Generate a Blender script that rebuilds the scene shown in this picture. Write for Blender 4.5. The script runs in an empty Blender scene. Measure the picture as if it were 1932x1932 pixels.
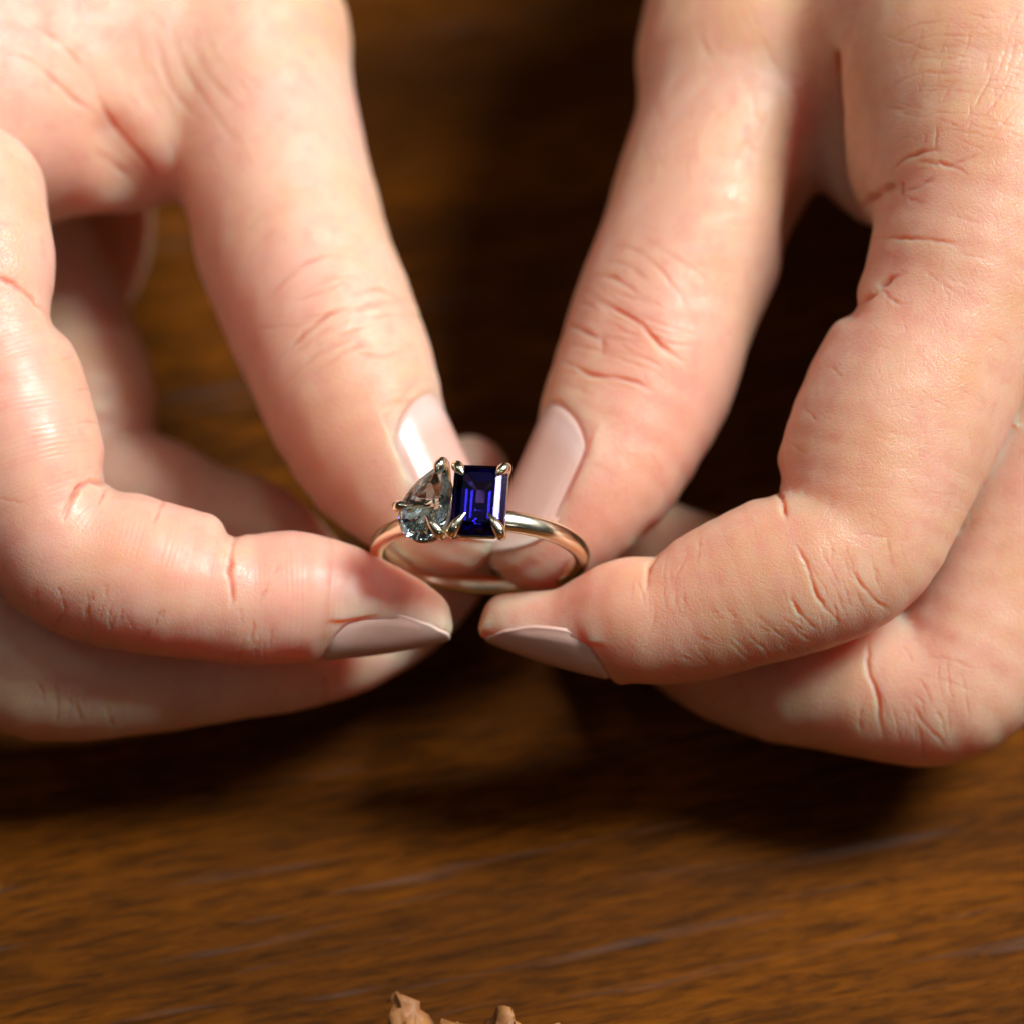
import bpy, bmesh, math, random
import numpy as np
from mathutils import Vector, Matrix

random.seed(4); np.random.seed(4)
SC = bpy.context.scene
COL = SC.collection

# ------------------------------------------------------------------ camera, world, lights, exposure
PITCH = math.radians(50)          # camera looks down at the table by this angle
DIST = 350.0                      # mm, camera to ring centre
RING_H = 32.0                     # mm, ring centre above the table
WIDTH = 97.0                      # mm across the frame at the ring
cp, sp = math.cos(PITCH), math.sin(PITCH)
R3 = np.array([[1, 0, 0], [0, sp, -cp], [0, cp, sp]])   # columns: right, up, towards camera
ORG = np.array([0, 0, RING_H]) * 1e-3

def W(v):                          # ring-centred millimetres -> world metres
    v = np.asarray(v, float)
    return v @ R3.T * 1e-3 + ORG

cam = bpy.data.cameras.new('camera'); camo = bpy.data.objects.new('camera', cam); COL.objects.link(camo)
camo.location = W([0, 0, DIST])
camo.rotation_euler = (math.pi / 2 - PITCH, 0, 0)
cam.sensor_width = 36; cam.lens = 36 * DIST / WIDTH
cam.clip_start = 0.01; cam.clip_end = 20
cam.dof.use_dof = True; cam.dof.focus_distance = (DIST - 10.0) * 1e-3
cam.dof.aperture_fstop = 12.0
SC.camera = camo

wd = bpy.data.worlds.new('World'); SC.world = wd; wd.use_nodes = True
wd.node_tree.nodes['Background'].inputs[0].default_value = (1.0, 0.93, 0.86, 1)
wd.node_tree.nodes['Background'].inputs[1].default_value = 0.012

def area(name, d, dist, size, power, col, target=(0, 0, 0), size_y=None):
    d = np.array(d, float); d /= np.linalg.norm(d)
    L = bpy.data.lights.new(name, 'AREA'); L.energy = power; L.color = col
    L.shape = 'RECTANGLE'; L.size = size; L.size_y = size_y or size
    o = bpy.data.objects.new(name, L); COL.objects.link(o)
    o.location = W(np.array(target) + d * dist)
    dirw = R3 @ d
    o.rotation_euler = Vector(dirw).to_track_quat('Z', 'Y').to_euler()
    return o
area('window_light', (0.55, 0.58, 0.60), 900, 0.24, 14.2, (1.0, 0.975, 0.95), size_y=0.32)
area('soft_fill_light', (-0.12, 0.42, 0.90), 1000, 1.1, 0.7, (1.0, 0.95, 0.89), size_y=0.8)
for d_, p_ in (((-0.62, 0.50, 0.60), 0.35), ((-0.02, 0.64, 0.77), 0.6), ((0.45, -0.30, 0.84), 0.25)):  # unseen lamps added for sparkle in the stones and a glint on the band
    area('sparkle_lamp', d_, 1100, 0.09, p_, (1.0, 0.95, 0.88))

SC.view_settings.view_transform = 'Standard'; SC.view_settings.look = 'None'
SC.view_settings.exposure = 0.0; SC.view_settings.gamma = 1.0
SC.view_settings.use_curve_mapping = False
SC.render.engine = 'CYCLES'
SC.cycles.use_denoising = True
SC.cycles.max_bounces = 16; SC.cycles.diffuse_bounces = 3; SC.cycles.transmission_bounces = 14; SC.cycles.glossy_bounces = 8
SC.cycles.use_adaptive_sampling = True; SC.cycles.adaptive_threshold = 0.02
SC.cycles.sample_clamp_indirect = 6.0
SC.cycles.caustics_reflective = True; SC.cycles.caustics_refractive = True

# ------------------------------------------------------------------ helpers
PX = WIDTH / 1932.0
def P(px, py, z):                 # design-sheet coordinate (1932 wide) at depth z -> millimetres
    k = PX * (DIST - z) / DIST
    return np.array([(px - 966) * k, (966 - py) * k, z])
def proj(v):
    k = DIST / (DIST - v[:, 2]) / PX
    return np.stack([966 + v[:, 0] * k, 966 - v[:, 1] * k], 1)

def nrm(v):
    v = np.asarray(v, float); return v / np.linalg.norm(v)

def link(name, me, mat=None, parent=None, label=None, cat=None, group=None, kind=None):
    o = bpy.data.objects.new(name, me); COL.objects.link(o)
    if mat: me.materials.append(mat)
    if parent: o.parent = parent
    for k, v in (('label', label), ('category', cat), ('group', group), ('kind', kind)):
        if v: o[k] = v
    return o

def mesh_np(name, V, F, smooth=True):
    me = bpy.data.meshes.new(name)
    me.from_pydata(np.asarray(V).tolist(), [], F.tolist() if isinstance(F, np.ndarray) else F); me.update()
    if smooth: me.polygons.foreach_set('use_smooth', [True] * len(me.polygons))
    return me

class NT:                          # small node-tree helper
    def __init__(s, name):
        s.m = bpy.data.materials.new(name); s.m.use_nodes = True
        s.t = s.m.node_tree; s.t.nodes.clear()
        s.out = s.n('ShaderNodeOutputMaterial')
    def n(s, typ, **kw):
        nd = s.t.nodes.new(typ)
        for k, v in kw.items():
            if k.startswith('i_'):
                nd.inputs[k[2:].replace('_', ' ')].default_value = v
            else: setattr(nd, k, v)
        return nd
    def l(s, a, b): s.t.links.new(a, b)
    def math(s, op, a, b=None, c=None, clamp=False):
        nd = s.n('ShaderNodeMath', operation=op); nd.use_clamp = clamp
        for i, x in enumerate((a, b, c)):
            if x is None: continue
            if isinstance(x, (int, float)): nd.inputs[i].default_value = x
            else: s.l(x, nd.inputs[i])
        return nd.outputs[0]
    def mix(s, fac, a, b, mode='MIX'):
        nd = s.n('ShaderNodeMix', data_type='RGBA', blend_type=mode)
        for i, x in ((0, fac), (6, a), (7, b)):
            if isinstance(x, (int, float)): nd.inputs[i].default_value = x
            elif isinstance(x, tuple): nd.inputs[i].default_value = x if len(x) == 4 else x + (1,)
            else: s.l(x, nd.inputs[i])
        return nd.outputs[2]
    def ramp(s, fac, stops):
        nd = s.n('ShaderNodeValToRGB'); s.l(fac, nd.inputs[0])
        e = nd.color_ramp.elements; fix = lambda c: c if len(c) == 4 else tuple(c) + (1,)
        e[0].position, e[0].color = stops[0][0], fix(stops[0][1])
        e[1].position, e[1].color = stops[-1][0], fix(stops[-1][1])
        for p, c in stops[1:-1]: e.new(p).color = fix(c)
        return nd.outputs[0]
    def attr(s, name):
        return s.n('ShaderNodeAttribute', attribute_name=name)

# ------------------------------------------------------------------ materials
def skin_material(name, tint):
    t = NT(name)
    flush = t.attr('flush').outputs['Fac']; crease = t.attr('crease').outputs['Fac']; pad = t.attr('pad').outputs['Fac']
    tone = t.attr('tone').outputs['Fac']; mott = t.attr('mottle').outputs['Fac']
    fuv = t.attr('fuv').outputs['Vector']; wp = t.attr('warped').outputs['Vector']      # millimetres
    base = t.ramp(tone, [(0.25, (0.70, 0.425, 0.275)), (0.5, (0.745, 0.475, 0.34)), (0.75, (0.755, 0.46, 0.355))])
    base = t.mix(t.math('MULTIPLY', t.math('SUBTRACT', mott, 0.45, clamp=True), 1.5), base, (0.70, 0.375, 0.29))
    base = t.mix(t.math('MULTIPLY', flush, 0.9), base, (0.74, 0.29, 0.225))
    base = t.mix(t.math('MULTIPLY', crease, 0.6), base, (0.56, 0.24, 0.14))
    base = t.mix(1.0, base, tint, 'MULTIPLY')
    b = t.n('ShaderNodeBsdfPrincipled')
    t.l(base, b.inputs['Base Color'])
    b.inputs['Subsurface Weight'].default_value = 1.0
    b.inputs['Subsurface Radius'].default_value = (1.0, 0.20, 0.09)
    b.inputs['Subsurface Scale'].default_value = 0.0105
    b.inputs['IOR'].default_value = 1.42
    t.l(t.math('MULTIPLY_ADD', mott, 0.22, 0.29), b.inputs['Roughness'])
    b.inputs['Specular IOR Level'].default_value = 0.45
    # relief: skin cells, transverse lines, friction ridges on the pads
    vo = t.n('ShaderNodeTexVoronoi', feature='DISTANCE_TO_EDGE', i_Scale=1.9, i_Randomness=1.0); t.l(wp, vo.inputs['Vector'])
    cell = t.math('MINIMUM', vo.outputs['Distance'], 0.10)
    vo2 = t.n('ShaderNodeTexVoronoi', feature='F1', i_Scale=3.6, i_Randomness=1.0); t.l(wp, vo2.inputs['Vector'])
    cell2 = t.math('SUBTRACT', 0.5, vo2.outputs['Distance'])
    wa = t.n('ShaderNodeTexWave', wave_type='BANDS', bands_direction='X', i_Scale=0.62, i_Distortion=3.6, i_Detail=0.5)
    wa.inputs['Detail Scale'].default_value = 0.35
    t.l(fuv, wa.inputs['Vector'])
    h = t.math('MULTIPLY', cell, 0.45)
    h = t.math('MULTIPLY_ADD', cell2, 0.085, h)
    h = t.math('MULTIPLY', h, t.math('MULTIPLY_ADD', pad, -0.8, 1.0))
    h = t.math('ADD', h, t.math('MULTIPLY', t.math('MULTIPLY', wa.outputs['Fac'], pad), 0.028))
    bp = t.n('ShaderNodeBump', i_Strength=0.8, i_Distance=0.00045); t.l(h, bp.inputs['Height'])
    t.l(bp.outputs[0], b.inputs['Normal'])
    t.l(b.outputs[0], t.out.inputs[0])
    return t.m

def nail_material(name, gain=1.0):
    t = NT(name)
    v = t.attr('nail_v').outputs['Fac']
    col = t.ramp(v, [(0.0, (0.78, 0.54, 0.47)), (0.12, (0.82, 0.59, 0.53)), (0.24, (0.75, 0.47, 0.39)), (0.76, (0.76, 0.47, 0.39)), (0.86, (0.78, 0.62, 0.53)), (1.0, (0.82, 0.73, 0.65))])
    col = t.mix(gain - 1.0, col, (0.93, 0.62, 0.51))
    b = t.n('ShaderNodeBsdfPrincipled'); t.l(col, b.inputs['Base Color'])
    b.inputs['Roughness'].default_value = 0.22
    tc = t.n('ShaderNodeTexCoord'); no = t.n('ShaderNodeTexNoise', i_Scale=900.0, i_Detail=2.0); t.l(tc.outputs['Object'], no.inputs[0])
    bp = t.n('ShaderNodeBump', i_Strength=0.15, i_Distance=0.0002); t.l(no.outputs[0], bp.inputs['Height']); t.l(bp.outputs[0], b.inputs['Normal'])
    tr = t.n('ShaderNodeBsdfTranslucent'); t.l(col, tr.inputs[0]); mx = t.n('ShaderNodeMixShader'); mx.inputs[0].default_value = 0.18
    t.l(b.outputs[0], mx.inputs[1]); t.l(tr.outputs[0], mx.inputs[2]); t.l(mx.outputs[0], t.out.inputs[0]); return t.m

def metal_material(name, col, rough):
    t = NT(name)
    b = t.n('ShaderNodeBsdfPrincipled', i_Metallic=1.0); b.inputs['Base Color'].default_value = col + (1,)
    tc = t.n('ShaderNodeTexCoord'); no = t.n('ShaderNodeTexNoise', i_Scale=700.0, i_Detail=5.0); t.l(tc.outputs['Object'], no.inputs[0])
    mr = t.n('ShaderNodeMapRange'); mr.inputs[3].default_value = rough * 0.6; mr.inputs[4].default_value = rough * 1.5; t.l(no.outputs[0], mr.inputs[0])
    t.l(mr.outputs[0], b.inputs['Roughness'])
    bp = t.n('ShaderNodeBump', i_Strength=0.05, i_Distance=0.0001); t.l(no.outputs[0], bp.inputs['Height']); t.l(bp.outputs[0], b.inputs['Normal'])
    t.l(b.outputs[0], t.out.inputs[0]); return t.m

def gem_material(name, col, ior=1.76):
    t = NT(name)
    g = t.n('ShaderNodeBsdfGlass', i_Roughness=0.0, i_IOR=ior); g.inputs['Color'].default_value = col + (1,)
    t.l(g.outputs[0], t.out.inputs[0]); return t.m

def wood_material(name):
    t = NT(name)
    tc = t.n('ShaderNodeTexCoord')
    rot = t.n('ShaderNodeMapping'); rot.inputs['Rotation'].default_value = (0, 0, math.radians(-13)); t.l(tc.outputs['Object'], rot.inputs[0])
    def noise(sx, sy, loc, detail, rough, dist):
        m = t.n('ShaderNodeMapping'); m.inputs['Scale'].default_value = (sx, sy, 60); m.inputs['Location'].default_value = loc; t.l(rot.outputs[0], m.inputs[0])
        n = t.n('ShaderNodeTexNoise', i_Scale=1.0, i_Detail=detail, i_Roughness=rough, i_Distortion=dist); t.l(m.outputs[0], n.inputs[0]); return n.outputs[0]
    n1 = noise(9, 60, (0, 0, 0), 5.0, 0.66, 0.7); n2 = noise(150, 1100, (0, 0, 0), 5.0, 0.72, 0.5); n3 = noise(26, 480, (3.1, 7.7, 0), 4.0, 0.6, 0.2)
    col = t.ramp(n1, [(0.30, (0.050, 0.0145, 0.0006)), (0.5, (0.104, 0.030, 0.0010)), (0.68, (0.200, 0.058, 0.0015))])
    col = t.mix(t.ramp(n2, [(0.36, (0.75, 0.75, 0.75)), (0.58, (0, 0, 0))]), col, (0.020, 0.0068, 0.001))
    col = t.mix(t.ramp(n3, [(0.60, (0, 0, 0)), (0.74, (0.65, 0.65, 0.65))]), col, (0.075, 0.055, 0.048))
    b = t.n('ShaderNodeBsdfPrincipled', i_Roughness=0.6); t.l(col, b.inputs['Base Color'])
    b.inputs['Specular IOR Level'].default_value = 0.06
    bp = t.n('ShaderNodeBump', i_Strength=0.5, i_Distance=0.0006); t.l(n2, bp.inputs['Height']); t.l(bp.outputs[0], b.inputs['Normal'])
    t.l(b.outputs[0], t.out.inputs[0]); return t.m

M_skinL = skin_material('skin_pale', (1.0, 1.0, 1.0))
M_skinR = skin_material('skin_less_lit', (0.94, 0.90, 0.86))  # same skin, its colour darkened and warmed because this hand gets less light
M_nail = nail_material('nail'); M_nail2 = nail_material('nail_lightened', 1.45)  # forefinger nails lie in shade, so a lighter colour stands in for light
M_gold = metal_material('champagne_gold', (1.0, 0.95, 0.74), 0.20)
M_pear = gem_material('pale_blue_sapphire', (0.90, 0.96, 1.0), 1.62)
M_blue = gem_material('deep_blue_sapphire', (0.25, 0.23, 0.56))
M_wood = wood_material('stained_wood')

# ------------------------------------------------------------------ table
def table():
    bm = bmesh.new()
    bmesh.ops.create_cube(bm, size=1, matrix=Matrix.Translation((0, 0.25, -0.015)) @ Matrix.Diagonal((1.6, 1.3, 0.03, 1)))
    bmesh.ops.bevel(bm, geom=list(bm.edges), offset=0.003, segments=3, affect='EDGES')
    me = bpy.data.meshes.new('table_top'); bm.to_mesh(me); bm.free()
    link('table_top', me, M_wood, kind='structure', label='dark brown stained wooden table top with fine grain', cat='table')
table()

# ------------------------------------------------------------------ hands as blended solids
def catmull(C, n=6):
    C = np.asarray(C, float); out = []
    A = np.vstack([2 * C[0] - C[1], C, 2 * C[-1] - C[-2]])
    for i in range(1, len(A) - 2):
        p0, p1, p2, p3 = A[i - 1:i + 3]
        for k in range(n):
            t = k / n
            out.append(0.5 * (2 * p1 + (p2 - p0) * t + (2 * p0 - 5 * p1 + 4 * p2 - p3) * t * t + (3 * p1 - p0 - 3 * p2 + p3) * t ** 3))
    out.append(C[-1]); return np.array(out)

def chain(stations, n=3):
    """stations: (sheet x, sheet y, depth mm, radius in sheet px) from tip to root -> dense xyzr in mm"""
    C = []
    for (x, y, z, r) in stations:
        C.append(np.append(P(x, y, z), r * PX * (DIST - z) / DIST))
    return catmull(C, n)

def seg_dist(p, S):
    """distance to a chain of round cones, with the arc position of the nearest axis point"""
    best = np.full(len(p), 1e9, np.float32); arc = np.zeros(len(p), np.float32)
    s0 = 0.0
    for a, b in zip(S[:-1], S[1:]):
        ba = b[:3] - a[:3]; L2 = float(ba @ ba) + 1e-9
        q = p - a[:3].astype(np.float32)
        t = np.clip(q @ ba.astype(np.float32) / L2, 0, 1)
        d = np.sqrt(((q - t[:, None] * ba.astype(np.float32)) ** 2).sum(1)) - (a[3] + t * (b[3] - a[3]))
        m = d < best
        best[m] = d[m]; arc[m] = s0 + t[m] * math.sqrt(L2)
        s0 += math.sqrt(L2)
    return best, arc

def chain_field(p, S, pad=7.0):
    lo = (S[:, :3] - S[:, 3:]).min(0) - pad; hi = (S[:, :3] + S[:, 3:]).max(0) + pad
    m = np.all((p > lo) & (p < hi), 1)
    d = np.full(len(p), 50.0, np.float32)
    if m.any(): d[m] = seg_dist(p[m], S)[0]
    return d

def smin(a, b, k):
    h = np.clip(k - np.abs(a - b), 0, None) / k
    return np.minimum(a, b) - h * h * k * 0.25

class Hand:
    def __init__(s, fingers, palm, dents=()):
        s.f = {k: (chain(v[0]), v[1]) for k, v in fingers.items()}
        s.p = [(chain(v), k) for v, k in palm]
        s.dents = [(chain(v), k) for v, k in dents]
    def field(s, p):
        p = p.astype(np.float32)
        pal = None
        for S, k in s.p:
            d = chain_field(p, S, 12)
            pal = d if pal is None else smin(pal, d, k)
        out = pal.copy()
        for nme, (S, k) in s.f.items():
            out = smin(out, smin(pal, chain_field(p, S), k), 1.5)
        for S, k in s.dents:
            out = -smin(-out, chain_field(p, S), k)
        return out
    def grad(s, p, e=0.15):
        g = np.zeros((len(p), 3), np.float32)
        for i in range(3):
            q = p.copy(); q[:, i] += e; r = p.copy(); r[:, i] -= e
            g[:, i] = s.field(q) - s.field(r)
        return g / (np.linalg.norm(g, axis=1, keepdims=True) + 1e-9)

def surface_nets(F, o, h):
    S = F < 0
    nx, ny, nz = F.shape
    acc = np.zeros((nx - 1, ny - 1, nz - 1), np.uint8)
    for dx in (0, 1):
        for dy in (0, 1):
            for dz in (0, 1):
                acc += S[dx:nx - 1 + dx, dy:ny - 1 + dy, dz:nz - 1 + dz]
    I, J, K = np.nonzero((acc > 0) & (acc < 8))
    idx = -np.ones((nx - 1, ny - 1, nz - 1), np.int64); idx[I, J, K] = np.arange(len(I))
    pos = np.zeros((len(I), 3)); cnt = np.zeros(len(I))
    cor = [(a, b, c) for a in (0, 1) for b in (0, 1) for c in (0, 1)]
    for a in cor:
        for ax in range(3):
            if a[ax]: continue
            b = list(a); b[ax] = 1
            fa = F[I + a[0], J + a[1], K + a[2]]; fb = F[I + b[0], J + b[1], K + b[2]]
            m = (fa < 0) != (fb < 0)
            t = np.where(m, fa / np.where(m, fa - fb, 1), 0)
            for c in range(3):
                pos[:, c] += np.where(m, a[c] + (t if c == ax else 0), 0)
            cnt += m
    pos = pos / cnt[:, None] + np.stack([I, J, K], 1)
    quads = []
    for ax in range(3):
        sl0 = [slice(1, None)] * 3; sl1 = [slice(1, None)] * 3
        sl0 = [slice(1, n - 1) for n in F.shape]; sl1 = [slice(1, n - 1) for n in F.shape]
        sl0[ax] = slice(0, F.shape[ax] - 1); sl1[ax] = slice(1, F.shape[ax])
        a = S[tuple(sl0)]; b = S[tuple(sl1)]
        for sgn in (0, 1):
            m = (a & ~b) if sgn == 0 else (~a & b)
            g = np.stack(np.nonzero(m), 1)
            g[:, [c for c in range(3) if c != ax]] += 1
            u, v = [(1, 2), (2, 0), (0, 1)][ax]
            def cell(du, dv):
                q = g.copy(); q[:, u] -= du; q[:, v] -= dv
                return idx[q[:, 0], q[:, 1], q[:, 2]]
            q = np.stack([cell(1, 1), cell(0, 1), cell(0, 0), cell(1, 0)], 1)
            quads.append(q if sgn == 0 else q[:, ::-1])
    return pos * h + o, np.vstack(quads)

def pl_dist(q, poly):
    """distance in the plane to a polyline with the 0..1 position along it"""
    best = np.full(len(q), 1e9); arc = np.zeros(len(q))
    L = [0]
    for a, b in zip(poly[:-1], poly[1:]): L.append(L[-1] + np.linalg.norm(b - a))
    for i, (a, b) in enumerate(zip(poly[:-1], poly[1:])):
        ba = b - a; t = np.clip((q - a) @ ba / (ba @ ba), 0, 1)
        d = np.linalg.norm(q - a - t[:, None] * ba, axis=1)
        m = d < best; best[m] = d[m]; arc[m] = (L[i] + t[m] * (L[i + 1] - L[i])) / L[-1]
    return best, arc

def normals(v, T):
    a, b, c = v[T[:, 0]], v[T[:, 1]], v[T[:, 2]]
    n = np.cross(b - a, c - a); out = np.zeros_like(v)
    for j in range(3):
        for i in range(3): out[:, i] += np.bincount(T[:, j], n[:, i], len(v))
    return out / (np.linalg.norm(out, axis=1, keepdims=True) + 1e-12)

def vnoise(p, scale, seed, octaves=3):
    out = np.zeros(len(p)); amp = 1.0; tot = 0.0
    for o in range(octaves):
        x = p * scale * 2 ** o + 1000.3 + seed * 17.1; i = np.floor(x).astype(np.int64); f = x - i; f = f * f * (3 - 2 * f)
        r = np.zeros(len(p))
        for dx in (0, 1):
            for dy in (0, 1):
                for dz in (0, 1):
                    h = ((i[:, 0] + dx) * 73856093) ^ ((i[:, 1] + dy) * 19349663) ^ ((i[:, 2] + dz) * 83492791) ^ (seed * 2654435 + o * 97)
                    h = (h ^ (h >> 13)) * 1274126177; h = ((h ^ (h >> 16)) & 0xffff) / 65535.0
                    r += h * (f[:, 0] if dx else 1 - f[:, 0]) * (f[:, 1] if dy else 1 - f[:, 1]) * (f[:, 2] if dz else 1 - f[:, 2])
        out += amp * r; tot += amp; amp *= 0.55
    return out / tot

def refine(v, nr, T, mark):
    """split the marked triangles in four on a curved midpoint, closing the border so no cracks open"""
    N = len(v)
    E = np.stack([T[:, [0, 1]], T[:, [1, 2]], T[:, [2, 0]]], 1); E.sort(axis=2)
    key = E[:, :, 0].astype(np.int64) * N + E[:, :, 1]
    uk, inv = np.unique(key.ravel(), return_inverse=True); inv = inv.reshape(-1, 3)
    em = np.zeros(len(uk), bool); em[inv[mark].ravel()] = True
    while True:
        c = em[inv].sum(1); two = c == 2
        if not two.any(): break
        em[inv[two].ravel()] = True
    ia, ib = uk[em] // N, uk[em] % N
    d = v[ib] - v[ia]
    wa = (d * nr[ia]).sum(1)[:, None]; wb = (-d * nr[ib]).sum(1)[:, None]
    mid = (v[ia] + v[ib]) / 2 - (wa * nr[ia] + wb * nr[ib]) / 8
    nid = -np.ones(len(uk), np.int64); nid[em] = N + np.arange(em.sum())
    M = nid[inv]; c = em[inv].sum(1)
    keep = T[c == 0]; f = c == 3; t3, m3 = T[f], M[f]
    parts = [keep, np.stack([t3[:, 0], m3[:, 0], m3[:, 2]], 1), np.stack([m3[:, 0], t3[:, 1], m3[:, 1]], 1), np.stack([m3[:, 2], m3[:, 1], t3[:, 2]], 1), m3]
    for j in range(3):
        o = (c == 1) & (M[:, j] >= 0); t, m = T[o], M[o, j]
        a, b, e = t[:, j], t[:, (j + 1) % 3], t[:, (j + 2) % 3]
        parts += [np.stack([a, m, e], 1), np.stack([m, b, e], 1)]
    return np.vstack([v, mid]), np.vstack(parts)

def relax(v, T, w):
    s_ = np.zeros_like(v); c = np.zeros(len(v))
    for i, j in ((0, 1), (1, 2), (2, 0)):
        c += np.bincount(T[:, i], minlength=len(v))
        for k in range(3): s_[:, k] += np.bincount(T[:, i], v[T[:, j], k], len(v))
    return v * (1 - w) + w * s_ / c[:, None]

def mesh_tris(name, v, T):
    me = bpy.data.meshes.new(name); n = len(T)
    me.vertices.add(len(v)); me.vertices.foreach_set('co', np.asarray(v, np.float32).ravel())
    me.loops.add(n * 3); me.loops.foreach_set('vertex_index', T.astype(np.int32).ravel())
    me.polygons.add(n); me.polygons.foreach_set('loop_start', np.arange(0, n * 3, 3, dtype=np.int32))
    me.update(calc_edges=True)
    me.polygons.foreach_set('use_smooth', np.ones(n, bool))
    return me

class Bins:                        # look-up of sheet points by 48-px cell
    def __init__(s, q, ok):
        s.i = np.nonzero(ok)[0]; c = np.floor(q[s.i] / 48).astype(np.int64) + 200
        key = c[:, 0] * 1000 + c[:, 1]; o = np.argsort(key, kind='stable'); s.i = s.i[o]; s.k = key[o]
    def get(s, lo, hi):
        a = np.floor(lo / 48).astype(int) + 200; b = np.floor(hi / 48).astype(int) + 200; out = []
        for x in range(a[0], b[0] + 1):
            i0, i1 = np.searchsorted(s.k, [x * 1000 + a[1], x * 1000 + b[1] + 1]); out.append(s.i[i0:i1])
        return np.concatenate(out)

STEP = 0.85
def build_hand(H, mat, nails, creases, flushes, pads, label, bounds):
    lo, hi = map(np.array, bounds)
    n = np.ceil((hi - lo) / STEP).astype(int) + 1
    B = 5; nb = (n + B - 1) // B; n = nb * B                     # coarse blocks first, then only those near the skin
    cb = np.stack(np.meshgrid(*[lo[i] + (np.arange(nb[i]) * B + (B - 1) / 2) * STEP for i in range(3)], indexing='ij'), -1).reshape(-1, 3)
    fb = H.field(cb)
    F = np.repeat(np.repeat(np.repeat(fb.reshape(nb), B, 0), B, 1), B, 2)
    near = np.nonzero(np.abs(fb) < STEP * B * 0.87 + 1.6)[0]
    off = np.stack(np.meshgrid(*[np.arange(B)] * 3, indexing='ij'), -1).reshape(-1, 3)
    bi = np.stack(np.unravel_index(near, nb), 1) * B
    ii = (bi[:, None, :] + off[None]).reshape(-1, 3)
    F[ii[:, 0], ii[:, 1], ii[:, 2]] = np.concatenate([H.field(lo + c * STEP) for c in np.array_split(ii, max(1, len(ii) // 60000))])
    F[0] = F[-1] = 5; F[:, 0] = F[:, -1] = 5; F[:, :, 0] = F[:, :, -1] = 5
    V, Q = surface_nets(F, lo, STEP)
    V = np.concatenate([c - np.clip(H.field(c), -0.6, 0.6)[:, None] * H.grad(c) for c in np.array_split(V, max(1, len(V) // 40000))])
    T = np.vstack([Q[:, [0, 1, 2]], Q[:, [0, 2, 3]]]); v = relax(V, T, 0.5)
    v = np.concatenate([c - np.clip(H.field(c), -0.6, 0.6)[:, None] * H.grad(c) for c in np.array_split(v, max(1, len(v) // 40000))])
    v, T = refine(v, normals(v, T), T, np.ones(len(T), bool)); v = relax(v, T, 0.6)
    nr = normals(v, T)
    q = proj(v); fc = (nr * nrm_rows(np.array([0, 0, DIST]) - v)).sum(1)
    seen = (q[:, 0] > -60) & (q[:, 0] < 1992) & (q[:, 1] > -60) & (q[:, 1] < 1992) & (fc > -0.15) & (v[:, 2] > -34)
    v, T = refine(v, nr, T, seen[T].any(1))
    nr = normals(v, T); q = proj(v); near_c = np.zeros(len(v), bool)
    fc = (nr * nrm_rows(np.array([0, 0, DIST]) - v)).sum(1); bins = Bins(q, (fc > -0.2) & (v[:, 2] > -34))
    for c in creases:
        poly = catmull(np.array(c[1], float), 2); w_ = 3.2 * c[2]
        m = bins.get(poly.min(0) - w_, poly.max(0) + w_)
        if len(m): near_c[m] |= pl_dist(q[m], poly)[0] < w_
    v, T = refine(v, nr, T, near_c[T].any(1))
    v = relax(v, T, 0.5); nr = normals(v, T); N = len(v)
    # which finger, and where along it
    names = list(H.f); D = []; A = []
    for k in names:
        S = H.f[k][0][::2]
        lo_ = (S[:, :3] - S[:, 3:]).min(0) - 3; hi_ = (S[:, :3] + S[:, 3:]).max(0) + 3
        m = np.all((v > lo_) & (v < hi_), 1)
        d = np.full(N, 60., np.float32); a = np.zeros(N, np.float32)
        if m.any(): d[m], a[m] = seg_dist(v[m].astype(np.float32), S)
        D.append(d); A.append(a)
    D = np.stack(D); A = np.stack(A)
    which = D.argmin(0); arc = A[which, np.arange(N)]; dmin = D.min(0)
    which = np.where(dmin > 1.8, -1, which)
    q = proj(v); view = nrm_rows(np.array([0, 0, DIST]) - v); facing = (nr * view).sum(1)
    disp = np.zeros(N); cr = np.zeros(N); rngc = np.random.RandomState(5)
    bins = Bins(q, (facing > -0.25) & (v[:, 2] > -34)); code = {'palm': -1, **{k: i for i, k in enumerate(names)}}
    for c in creases:
        fin, pts, width, depth = c[:4]
        depth *= (0.55 if fin == 'thumb' else 0.42) + 0.3 * min(1, max(0, (depth - 0.3) / 0.3)); width *= 0.8; bulge = c[4] if len(c) > 4 else 0.05
        poly = catmull(np.array(pts, float), 5); poly = poly + rngc.normal(size=poly.shape) * 0.9
        m = bins.get(poly.min(0) - 7 * width, poly.max(0) + 7 * width)
        if fin: m = m[np.isin(which[m], [code[f] for f in fin.split('+')])]
        if not len(m): continue
        dd, ar = pl_dist(q[m], poly)
        w = width
        fade = np.clip(np.minimum(ar / 0.4, (1 - ar) / 0.4), 0, 1); fade = fade * fade * (3 - 2 * fade) * (0.75 + 0.25 * np.sin(ar * 17 + dd[0]))
        g0 = np.exp(-(dd / w) ** 2) * fade
        g1 = np.exp(-((dd - 3.0 * w) / (1.8 * w)) ** 2) * fade
        ff = np.clip((facing[m] + 0.25) / 0.35, 0, 1)
        disp[m] += (-depth * g0 + bulge * depth * g1) * ff
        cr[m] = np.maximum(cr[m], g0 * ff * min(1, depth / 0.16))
    # soft unevenness of the flesh
    rng = np.random.RandomState(7)
    for s_, amp in ((7.0, 0.06), (3.2, 0.022)):
        for _ in range(7):
            k = rng.normal(size=3); k *= 2 * math.pi / s_ / np.linalg.norm(k) * rng.uniform(0.7, 1.3)
            disp += amp / 2.2 * np.sin(v @ k + rng.uniform(0, 6.28))
    second = np.partition(D, 1, 0)[1]; open_ = np.clip((second - 0.3) / 1.5, 0, 1)     # leave the seams between fingers alone
    v += nr * (disp * open_)[:, None]
    flush = np.zeros(N)
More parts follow.
